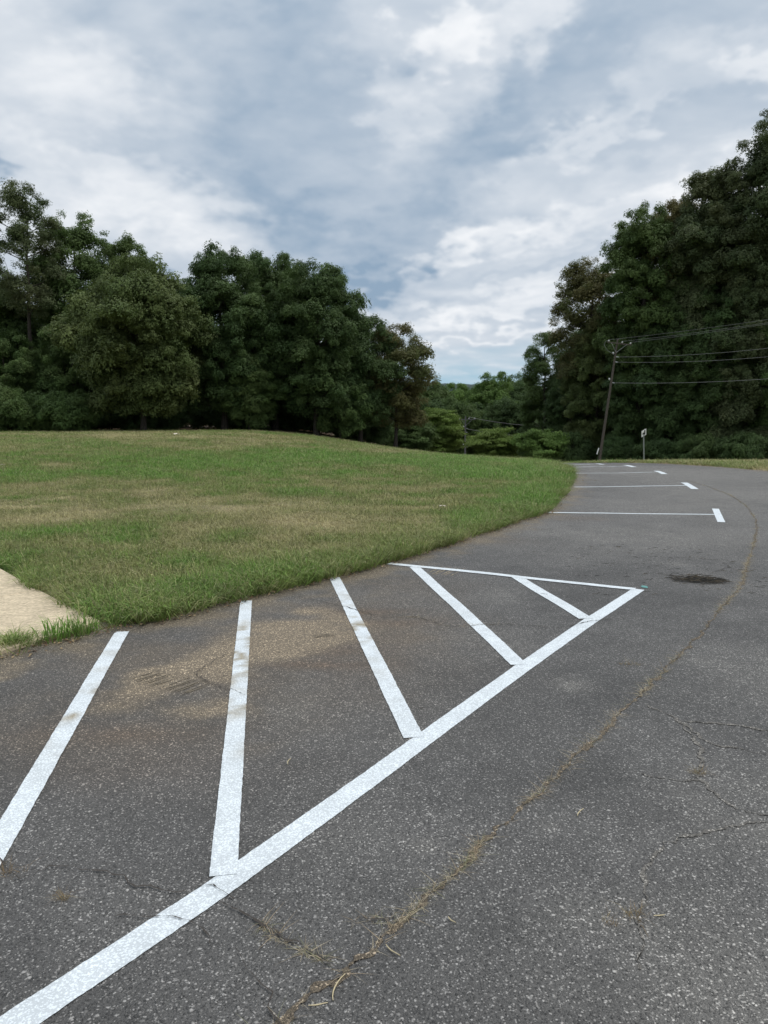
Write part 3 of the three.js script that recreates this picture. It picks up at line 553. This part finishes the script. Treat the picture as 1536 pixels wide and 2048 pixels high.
function crown(parent, seed, H, low, R, dens, tone, kind) {
  const r = rng(seed), mid = (H + low) / 2, half = (H - low) / 2, lobes = [], spots = [];
  const set = kind === 'airy' ? AIRY : kind === 'spray' ? SPRAY : BOUGHS, size = kind === 'spray' ? 0.7 : clamp(R * 0.19, 0.48, 0.8);
  const nl = Math.round(clamp(half * R * 1.3, 12, 60));
  for (let i = 0; i < nl; i++) {
    const v = -0.9 + 1.75 * ((i + 0.5) / nl) + (r() - 0.5) * 0.15, prof = Math.pow(Math.max(0.02, 1 - Math.pow(Math.abs(v - (v > 0 ? 0.1 : 0)) * (v > 0 ? 1.02 : 0.86), 2.2)), 0.55), an = i * 2.4 + r() * 0.9, d = R * prof * (0.3 + 0.52 * Math.sqrt(r())) * (v > 0.55 ? 0.6 : 1);
    const lr = R * (0.2 + 0.17 * r()) * (v > 0.6 ? 0.85 : 1);
    lobes.push([Math.cos(an) * d, mid + v * (half - lr * 0.55), Math.sin(an) * d, lr]);
  }
  for (const [lx, ly, lz, lr] of lobes) {
    const n = Math.round(clamp(((lr * lr) / (size * size)) * 6.5 * dens, 6, 60)), sx = 0.75 + r() * 0.6, sy = 0.6 + r() * 0.5, sz = 0.75 + r() * 0.6;
    for (let k = 0; k < n; k++) {
      const cz = 1 - 1.65 * r(), s = Math.sqrt(Math.max(0, 1 - cz * cz)), th = r() * 6.283, q = 0.5 + 0.62 * r();
      const x = lx + Math.cos(th) * s * lr * q * sx, y = ly + cz * lr * sy * q, z = lz + Math.sin(th) * s * lr * q * sz;
      if (y < 0.25) continue;
      spots.push([x, y, z, size * (0.75 + r() * 0.55), cz]);
    }
  }
  const loose = Math.round(((R * half) / (size * size)) * 3.2 * dens);
  for (let k = 0; k < loose; k++) {      // boughs that fill in between the clumps, so that the outline frays
    const v = 1.9 * r() - 0.92, prof = Math.pow(Math.max(0.02, 1 - Math.pow(Math.abs(v) * 0.98, 2.2)), 0.55), th = r() * 6.283, fray = 0.78 + 0.42 * vnoise(Math.cos(th) * 1.7 + seed, v * 3.5 + Math.sin(th) * 1.7 + 20), d = R * prof * fray * (0.55 + 0.42 * Math.sqrt(r()));
    const y = mid + v * half * (0.86 + 0.14 * fray);
    if (y > 0.25) spots.push([Math.cos(th) * d, y, Math.sin(th) * d, size * (0.55 + r() * 0.45), v]);
  }
  const per = set.map(() => []);
  spots.forEach((s) => per[Math.floor(r() * set.length)].push(s));
  const o = new THREE.Object3D(), c = new THREE.Color(), [t0, t1] = TONES[tone];
  per.forEach((list, i) => {
    if (!list.length) return;
    const m = lit(new THREE.InstancedMesh(set[i], leafMat, list.length));
    list.forEach(([x, y, z, s], k) => {
      o.position.set(x, y, z); o.rotation.set((r() - 0.5) * 0.7, r() * 6.283, (r() - 0.5) * 0.7); o.scale.set(s, s * (0.8 + r() * 0.4), s); o.updateMatrix(); m.setMatrixAt(k, o.matrix);
      const t = clamp(fbm(x * 0.35 + seed, y * 0.35 + z * 0.3, 2) * 1.5 - 0.3 + (r() - 0.5) * 0.5), j = 0.82 + r() * 0.36;
      m.setColorAt(k, c.setRGB(lerp(t0[0], t1[0], t) * j, lerp(t0[1], t1[1], t) * j, lerp(t0[2], t1[2], t) * j));
    });
    m.name = 'crown'; m.userData.kind = 'stuff';
    parent.add(m);
  });
  return lobes;
}
function tree(name, x, u, H, low, R, dens, tone, seed, label, group, opt = {}) {
  const t = thing(name, x, land(x, u), u), r = rng(seed * 7 + 1);
  const lobes = crown(t, seed, H, low, R, dens, tone, opt.kind);
  const lean = opt.lean ?? (r() - 0.5) * 0.06, tops = H * (opt.kind === 'spray' ? 0.6 : 0.9), pts = [], rad = [], r0 = (opt.trunk ?? 0.016) * H;
  for (let k = 0; k <= 9; k++) { const q = k / 9; pts.push(new THREE.Vector3(lean * tops * q + (q ? (r() - 0.5) * 0.22 : 0), q * tops - (k ? 0 : 0.25), (q ? (r() - 0.5) * 0.22 : 0))); rad.push(r0 * (1 - q * 0.82) * (k ? 1 : 1.5)); }
  const parts = [limb(pts, rad, 8)];
  for (const [lx, ly, lz, lr] of lobes) {
    const from = clamp((ly - 0.25 * Math.hypot(lx, lz) - lr * 0.6) / tops, 0.12, 0.93), k = Math.min(8, Math.floor(from * 9)), a = pts[k].clone().lerp(pts[k + 1], from * 9 - k), b = new THREE.Vector3(lx, ly, lz), m = a.clone().lerp(b, 0.5); m.y += 0.1 * lr - 0.06 * Math.hypot(lx, lz); m.x += (r() - 0.5) * 0.4; m.z += (r() - 0.5) * 0.4;
    const tip = b.clone().add(new THREE.Vector3((r() - 0.5) * lr, lr * 0.55, (r() - 0.5) * lr)), w = r0 * 0.36 * (1 - from * 0.6);
    parts.push(limb([a, m, b, tip], [w, w * 0.75, w * 0.45, w * 0.12], 5));
    for (let j = 0; j < 2; j++) parts.push(limb([m, new THREE.Vector3(lx + (r() - 0.5) * 1.6 * lr, ly + (r() - 0.3) * lr, lz + (r() - 0.5) * 1.6 * lr)], [w * 0.45, w * 0.08], 4));
  }
  obj('trunk', mergeGeometries(parts), opt.bark ?? bark, t);
  return tag(t, label, 'tree', group);
}
const LG = 'trees along the far side of the lawn', MG = 'trees down in the valley', RG = 'trees across the road';
tree('oak_tree', -26.6, 58, 18.0, 8.2, 2.8, 0.62, 'dull', 11, 'tall thin tree with sparse dull crown, leftmost against the sky', LG, { kind: 'airy', lean: 0.02, trunk: 0.012 });
tree('oak_tree', -24.5, 62, 17.0, 4.0, 3.4, 0.8, 'mid', 122, 'tall green tree with a pale trunk, just right of the sparse leftmost tree', LG, { bark: paleBark, trunk: 0.012, lean: 0, kind: 'airy' });
tree('oak_tree', -21.8, 66, 15.9, 4.0, 3.0, 0.75, 'mid', 13, 'green tree peeking out over the broad olive oak', LG, { trunk: 0.013 });
tree('oak_tree', -16.7, 53, 11.4, 0.9, 4.3, 0.9, 'olive', 14, 'broad olive green oak standing in front of the tree row, foliage nearly to the ground', LG);
tree('oak_tree', -11.9, 57, 13.2, 1.0, 3.5, 0.9, 'dark', 15, 'dark round oak right after the gap of sky', LG);
tree('oak_tree', -8.7, 61, 13.7, 1.2, 4.0, 0.85, 'dark', 16, 'dark oak in the middle of the left mass, its crown the highest there', LG);
tree('oak_tree', -5.1, 58, 12.7, 1.2, 3.6, 0.85, 'dark', 17, 'dark oak on the falling right shoulder of the left mass', LG);
tree('oak_tree', -1.9, 60, 10.0, 1.2, 3.2, 0.85, 'dark', 18, 'smaller dark oak beside the sparse brownish tree', LG);
tree('oak_tree', 0.9, 61, 9.9, 1.6, 3.0, 0.8, 'rust', 19, 'sparse brownish oak at the right end of the left row', LG, { kind: 'airy' });
tree('oak_tree', -31.8, 62, 13.0, 2, 4.0, 0.8, 'mid', 20, 'green tree cut off by the left edge of the photo', LG);
for (const [x, u, H, R, s, label] of [[-27.8, 56.5, 7.2, 2.8, 21, 'low leafy tree under the sparse leftmost tall tree'], [-23.2, 57.5, 8.2, 2.8, 22, 'low leafy tree in front of the pale trunk'], [-20.2, 59, 6.6, 2.4, 23, 'low leafy tree between the pale trunk and the olive oak'], [-9.9, 56.5, 5.4, 2.2, 24, 'low leafy tree between the first two dark oaks'], [-3.4, 58.5, 5.2, 2.2, 25, 'low leafy tree under the falling right shoulder']]) tree('understorey_tree', x, u, H, 0.2, R, 0.95, 'mid', s, label, 'low trees filling the left row');
const BL = 'trees behind the left row';
for (const [x, u, H, R, s, label] of [[-28.6, 67, 10.5, 4.6, 31, 'dark tree filling in behind the two leftmost tall trees'], [-24, 72, 9.5, 4.6, 32, 'dark tree in the second row behind the pale trunk'], [-17.5, 71, 9, 4.6, 33, 'dark tree in the second row behind the olive oak'], [-13, 74, 8, 4.4, 34, 'dark tree in the second row behind the gap of sky'], [-7.5, 73, 7.5, 4.6, 35, 'dark tree in the second row behind the highest dark oak'], [-3, 74, 7, 4.2, 36, 'dark tree in the second row behind the right shoulder']]) tree('forest_tree', x, u, H, 0.8, R, 0.75, 'dark', s, label, BL);
// valley
tree('valley_tree', 5.6, 98, 12.2, 2, 4.6, 0.8, 'mid', 41, 'green valley tree right beside the sparse brownish oak', MG);
tree('valley_tree', 10.7, 113, 14.0, 2, 4.4, 0.8, 'bright', 42, 'light green valley tree under the far ridge', MG);
tree('valley_tree', 14.3, 100, 15.0, 2, 3.4, 0.8, 'bright', 43, 'bright green valley tree with the highest top of the gap', MG);
tree('valley_tree', 18.2, 106, 14.0, 2, 3.0, 0.9, 'dark', 44, 'slim dark valley tree right of the bright green one', MG);
tree('valley_tree', 19.8, 95, 12.0, 1.5, 3.6, 0.8, 'mid', 45, 'valley tree below the small round crown on the right', MG);
tree('valley_tree', 13.0, 119, 13.3, 2, 4.4, 0.8, 'mid', 46, 'farthest green valley tree in the middle of the gap', MG);
tree('valley_tree', 15.3, 91, 10.2, 1, 3.8, 0.85, 'dark', 47, 'dark valley tree in front, right of the far power pole', MG);
tree('valley_tree', 8.6, 90, 9.6, 1, 3.6, 0.85, 'mid', 48, 'valley tree in front, left of the far power pole', MG);
tree('valley_tree', 2.2, 88, 8.5, 1, 3.6, 0.85, 'dark', 49, 'dark valley tree behind the left end of the lawn crest', MG);
tree('valley_tree', 11.6, 95, 10.0, 1, 3.4, 0.85, 'dark', 50, 'dark valley tree right behind the far power pole', MG);
tree('valley_tree', 20.5, 116, 15.6, 2, 4, 0.8, 'mid', 55, 'valley tree rising behind the slim dark one', MG);
const SG = 'young spreading trees beyond the lawn crest';
tree('young_tree', 5.2, 76, 5.8, 1.3, 2.9, 1.1, 'lime', 51, 'yellow green spreading young tree left of the far power pole', SG, { kind: 'spray', trunk: 0.02 });
tree('young_tree', 10.0, 69, 4.0, 0.9, 2.3, 1.2, 'lime', 52, 'smaller yellow green spreading young tree right of the far power pole', SG, { kind: 'spray', trunk: 0.02 });
tree('young_tree', 13.2, 65, 3.5, 0.4, 1.9, 1.2, 'bright', 53, 'green bushy young tree at the far end of the asphalt', SG, { kind: 'spray', trunk: 0.02 });
tree('young_tree', 2.6, 72, 3.6, 0.5, 2.2, 1.1, 'mid', 54, 'dull green young tree at the foot of the sparse brownish oak', SG, { kind: 'spray', trunk: 0.02 });
// right
tree('oak_tree', 16.8, 80, 14.9, 7.2, 2.4, 1.0, 'mid', 61, 'small round crowned oak at the left end of the right mass', RG, { kind: 'airy' });
tree('oak_tree', 19.1, 73, 19.9, 8, 3.4, 0.95, 'rust', 62, 'brown tinged oak with gaps of sky behind the leaning pole', RG, { kind: 'airy' });
tree('oak_tree', 22.2, 67, 22.4, 6, 3.5, 0.85, 'mid', 63, 'tall green oak right above the leaning pole top', RG);
tree('oak_tree', 25.8, 69, 23.6, 6, 4.0, 0.85, 'rust', 64, 'tall brown tinged oak in the middle of the right mass', RG);
tree('oak_tree', 27.5, 65, 25, 6, 3.8, 0.85, 'dull', 65, 'tall dull oak second from the right edge', RG);
tree('oak_tree', 31.0, 63, 28.3, 6, 3.9, 0.85, 'dull', 167, 'tallest oak, at the right edge of the photo', RG);
tree('oak_tree', 35.2, 63, 27.5, 5, 4.8, 0.8, 'mid', 67, 'tall oak just past the right edge of the photo', RG);
const UG = 'lower trees in front of the right mass';
for (const [x, u, H, R, tone, s, label] of [[18.2, 75, 11.5, 2.5, 'dark', 71, 'ivy clad lower tree left of the leaning pole'], [19.9, 71, 13.5, 3.0, 'olive', 72, 'yellowish lower tree directly behind the leaning pole'], [22.2, 67, 13.2, 3.0, 'dark', 73, 'dark lower tree behind the arrow sign'], [24.4, 65, 14.3, 3.2, 'dark', 74, 'dark lower tree right of the arrow sign'], [27.0, 63.5, 15.4, 3.2, 'dark', 75, 'dark lower tree below the third oak from the right'], [29.3, 61.5, 15.8, 3.2, 'dull', 76, 'dull lower tree near the right edge under the wires'], [32.0, 60, 14.6, 3.3, 'mid', 77, 'green lower tree at the right edge under the wires'], [36.4, 60, 16, 3.6, 'dark', 78, 'dark lower tree past the right edge'], [16.6, 82, 9.5, 2.4, 'mid', 79, 'lower tree under the small round crowned oak']]) tree('understorey_tree', x, u, H, 0.4, R, 0.95, tone, s, label, UG);
const BR = 'trees behind the right mass';
for (const [x, u, H, R, s, label] of [[22, 79, 16, 4.6, 81, 'dark tree deep behind the leaning pole'], [27.5, 77, 18, 5, 82, 'dark tree deep behind the middle oaks on the right'], [33, 75, 20, 5, 83, 'dark tree deep behind the tallest oak'], [40, 72, 22, 5.5, 84, 'dark tree deep behind, past the right edge']]) tree('forest_tree', x, u, H, 0.8, R, 0.75, 'dark', s, label, BR);
// bushes
function bush(x, u, H, R, tone, seed, label, group, kind) {
  const t = thing('bush', x, land(x, u), u);
  crown(t, seed, H, 0.05, R, 1.15, tone, kind);
  const r = rng(seed), st = [];
  for (let k = 0; k < 7; k++) { const a = r() * 6.28, d = r() * R * 0.6; st.push(limb([new THREE.Vector3(Math.cos(a) * 0.15, -0.05, Math.sin(a) * 0.15), new THREE.Vector3(Math.cos(a) * d * 0.6, H * 0.4, Math.sin(a) * d * 0.6), new THREE.Vector3(Math.cos(a) * d, H * 0.75, Math.sin(a) * d)], [0.03, 0.02, 0.008], 5)); }
  st.forEach((g) => obj('stem', g, bark, t));
  return tag(t, label, 'bush', group);
}
const BG = 'bushes at the foot of the trees';
bush(-25.2, 51, 2.9, 2.8, 'mid', 301, 'leafy bush at the left edge where the lawn ends', BG);
bush(-21.6, 51.5, 2.5, 2.4, 'mid', 302, 'leafy bush right of the one at the left edge', BG);
bush(-28.5, 52, 2.7, 2.6, 'dark', 303, 'dark bush cut by the left edge of the photo', BG);
for (const [x, u, H, R, s, label] of [[-20.5, 57, 2.6, 2.4, 331, 'dark bush behind the gap between the left bushes and the olive oak'], [-17.2, 58, 2.4, 2.2, 332, 'dark bush behind the trunk of the olive oak'], [-11, 60, 2.4, 2.4, 333, 'dark bush behind the first dark oak trunk'], [-7.5, 64, 2.4, 2.4, 334, 'dark bush between the two middle dark oaks'], [-26, 70, 3.8, 3.2, 336, 'dark thicket deep behind the leftmost tall trees'], [-20.5, 72, 3.8, 3.2, 337, 'dark thicket deep behind the pale trunk'], [-15, 73, 3.8, 3.2, 338, 'dark thicket deep behind the olive oak'], [-10.5, 73, 3.8, 3.2, 339, 'dark thicket deep behind the first dark oak'], [-5.5, 73, 3.8, 3.2, 340, 'dark thicket deep behind the right shoulder oak'], [-31, 68, 3.8, 3.2, 341, 'dark thicket deep behind the left edge tree'], [-23.5, 60, 3, 2.6, 335, 'dark bush behind the foot of the pale trunk'], [-18.5, 62, 2.6, 2.6, 311, 'dark bush under the left side of the olive oak'], [-13.5, 63, 2.8, 2.8, 312, 'dark bush between the olive oak and the first dark oak'], [-9.5, 66, 2.6, 2.8, 313, 'dark bush under the highest dark oak'], [-5.5, 65, 2.6, 2.6, 314, 'dark bush under the right shoulder oak'], [-1.6, 66, 2.4, 2.4, 315, 'dark bush left of the sparse brownish oak'], [17.0, 69, 3.4, 2.0, 321, 'dark bush left of the foot of the leaning pole'], [20.2, 65, 2.6, 1.9, 322, 'dark bush right of the foot of the leaning pole'], [22.4, 62, 2.2, 1.7, 323, 'low bush behind the arrow sign post'], [24.6, 59.5, 2.3, 1.9, 324, 'low bush right of the arrow sign'], [27.2, 58, 2.4, 2.0, 325, 'low bush under the wires on the right'], [30.2, 57, 2.3, 2.0, 326, 'low bush at the right edge of the photo'], [33.6, 56.5, 2.5, 2.2, 327, 'low bush past the right edge']]) bush(x, u, H, R, 'dark', s, label, BG);

// ---------------------------------------------------------------- far wooded ridge
{
  const xs = steps([-500, [900, 8]]), us = steps([520, [760, 8]]);
  const g = sheet(xs, us, (x, u) => -8 + 36 * smooth(520, 640, u) * (0.75 + 0.25 * fbm(x * 0.006 + 2, u * 0.006)) + 5 * vnoise(x * 0.11, u * 0.11) + 2 * vnoise(x * 0.3, u * 0.3), (x, u, f, c) => { const k = 0.8 + 0.5 * vnoise(x * 0.12, u * 0.12); c[0] = 0.026 * k; c[1] = 0.042 * k; c[2] = 0.038 * k; }, null, 10);  // bluish distance haze is painted into the ridge colour
  tag(obj('hill', g, new THREE.MeshStandardMaterial({ vertexColors: true, roughness: 1 })), 'low wooded ridge on the horizon in the gap between the trees', 'hill', null, 'structure');
}

// ---------------------------------------------------------------- power poles, wires, sign
const greyPole = std(rgb(0.62, 0.62, 0.6), 0.95, { map: barkMap }), brownPole = std(rgb(0.36, 0.30, 0.24), 0.95, { map: barkMap, bumpMap: barkMap, bumpScale: 0.006 }), porcelain = std(rgb(0.5, 0.5, 0.48), 0.3), steel = std(rgb(0.42, 0.43, 0.43), 0.5, { metalness: 0.6 }), wireMat = std(rgb(0.2, 0.2, 0.2), 0.6);
const V = (x, y, z) => new THREE.Vector3(x, y, z);
function box(w, h, d, x, y, z) { const g = new THREE.BoxGeometry(w, h, d); g.translate(x, y, z); return g; }
function insulator(h = 0.22) { return new THREE.LatheGeometry([[0.001, 0], [0.03, 0], [0.03, h * 0.2], [0.07, h * 0.25], [0.075, h * 0.4], [0.045, h * 0.5], [0.06, h * 0.6], [0.06, h * 0.75], [0.03, h * 0.85], [0.001, h]].map(([a, b]) => new THREE.Vector2(a, b)), 10); }
function powerPole(x, u, H, lean, turn, label, poleWood = brownPole) {
  const t = thing('power_pole', x, land(x, u), u);
  t.rotation.set(0, turn, -lean);
  obj('pole', limb([V(0, -0.3, 0), V(0, H * 0.35, 0), V(0, H * 0.7, 0), V(0, H, 0)], [0.115, 0.1, 0.085, 0.065], 12), poleWood, t);
  const arm = obj('crossarm', box(1.9, 0.09, 0.08, 0.15, H - 0.35, 0.12), poleWood, t);
  for (const k of [-0.7, 0.35, 1.0]) { const i = obj('insulator', insulator(0.15), porcelain, arm); i.position.set(k, H - 0.305, 0.12); }
  for (const s of [-1, 1]) obj('brace', limb([V(s * 0.6 + 0.1, H - 0.38, 0.21), V(0, H - 1.05, 0.14)], [0.01, 0.01], 5), steel, arm);
  obj('jumper_wire', limb([V(-0.7, H - 0.18, 0.12), V(-0.95, H - 0.3, 0.12), V(-1.0, H - 0.6, 0.1), V(-0.7, H - 0.95, 0.1), V(-0.12, H - 1.25, 0.1)], [0.012, 0.012, 0.012, 0.012, 0.012], 6), wireMat, t);
  for (const k of [H - 1.2, H - 3.2]) { const i = obj('insulator', insulator(0.2), porcelain, t); i.rotation.z = 0.5; i.position.set(-0.16, k, 0.08); }
  for (const k of [H - 1.35, H - 1.75, H - 3.35]) obj('wire_bracket', box(0.2, 0.07, 0.06, 0.16, k, 0), steel, t);
  obj('guy_marker', limb([V(-0.3, 1.0, 0.1), V(-0.22, 1.5, 0.1)], [0.05, 0.05], 8), std(rgb(0.75, 0.75, 0.72), 0.5), t);
  return tag(t, label, 'power pole', 'power poles');
}
const A = powerPole(16.95, 60, 10.0, 0.115, 0, 'wooden power pole leaning to the right beside the road');
const B = powerPole(41, 47, 11.8, -0.02, 0.2, 'next power pole of the line, past the right edge of the photo');
A.updateMatrixWorld(true); B.updateMatrixWorld(true);
const wire = (from, to, sag, label, radius = 0.014) => {
  const pts = [], rad = [];
  for (let k = 0; k <= 28; k++) { const t = k / 28, p = from.clone().lerp(to, t); p.y -= sag * 4 * t * (1 - t); pts.push(p); rad.push(radius); }
  return tag(obj('power_line', limb(pts, rad, 5), wireMat), label, 'power line', 'wires of the power poles');
};
for (const [a, b, sag, label, rad] of [
  [V(-0.7, 9.84, 0.12), V(-0.7, 11.64, 0.12), 0.35, 'lowest of the three thin top wires', 0.007], [V(0.35, 9.84, 0.12), V(0.35, 11.64, 0.12), 0.35, 'middle one of the three thin top wires', 0.007], [V(1.0, 9.84, 0.12), V(1.0, 11.64, 0.12), 0.3, 'highest of the three thin top wires', 0.007],
  [V(0.26, 8.65, 0), V(0.2, 10.3, 0), 0.95, 'wire second below the crossarm of the leaning pole', 0.01], [V(0.26, 8.25, 0), V(0.2, 9.4, 0), 0.95, 'wire third below the crossarm of the leaning pole', 0.01], [V(0.26, 6.65, 0), V(0.2, 7.4, 0), 0.75, 'thick lowest wire of the leaning pole', 0.012],
]) wire(A.localToWorld(a), B.localToWorld(b), sag, label, rad);
const C = powerPole(8.95, 84, 6.8, 0, 0.15, 'small grey power pole far down in the valley', greyPole);
C.updateMatrixWorld(true);
wire(C.localToWorld(V(0.35, 6.7, 0.1)), V(30, 1.2, -92), 1.0, 'upper wire from the far power pole to the right', 0.02);
wire(C.localToWorld(V(0.26, 5.4, 0)), V(30, 0.2, -92), 1.0, 'lower wire from the far power pole to the right', 0.02);
wire(C.localToWorld(V(-0.95, 6.7, 0.1)), V(-12, 1.6, -86), 0.8, 'wire from the far power pole to the left', 0.018);
{
  const x = 15.75, u = 46, t = thing('arrow_sign', x, land(x, u), u), H = 1.95;
  t.rotation.z = 0.055;
  obj('post', box(0.065, H + 0.3, 0.05, 0, (H - 0.3) / 2, 0), std(rgb(0.24, 0.26, 0.24), 0.6, { metalness: 0.3 }), t);
  const panel = obj('panel', new THREE.BoxGeometry(0.44, 0.4, 0.012), std(rgb(0.78, 0.78, 0.76), 0.5), t);
  panel.position.set(0, H - 0.12, 0.045); panel.rotation.set(0.3, 0.62, 0.14);
  const s = new THREE.Shape([[-0.16, -0.02], [-0.05, 0.07], [-0.05, 0.03], [0.02, 0.03], [0.02, 0.16], [0.13, 0.16], [0.13, -0.14], [0.02, -0.14], [0.0, -0.08], [-0.05, -0.07], [-0.05, -0.12]].map(([a, b]) => new THREE.Vector2(a, b)));
  const g = new THREE.ExtrudeGeometry(s, { depth: 0.002, bevelEnabled: false }); g.translate(0, 0, 0.0065);
  obj('arrow', g, std(rgb(0.015, 0.015, 0.015), 0.6), panel);
  tag(t, 'small white sign with a black left arrow on a thin post by the road', 'sign');
}
renderer.render(scene, camera);
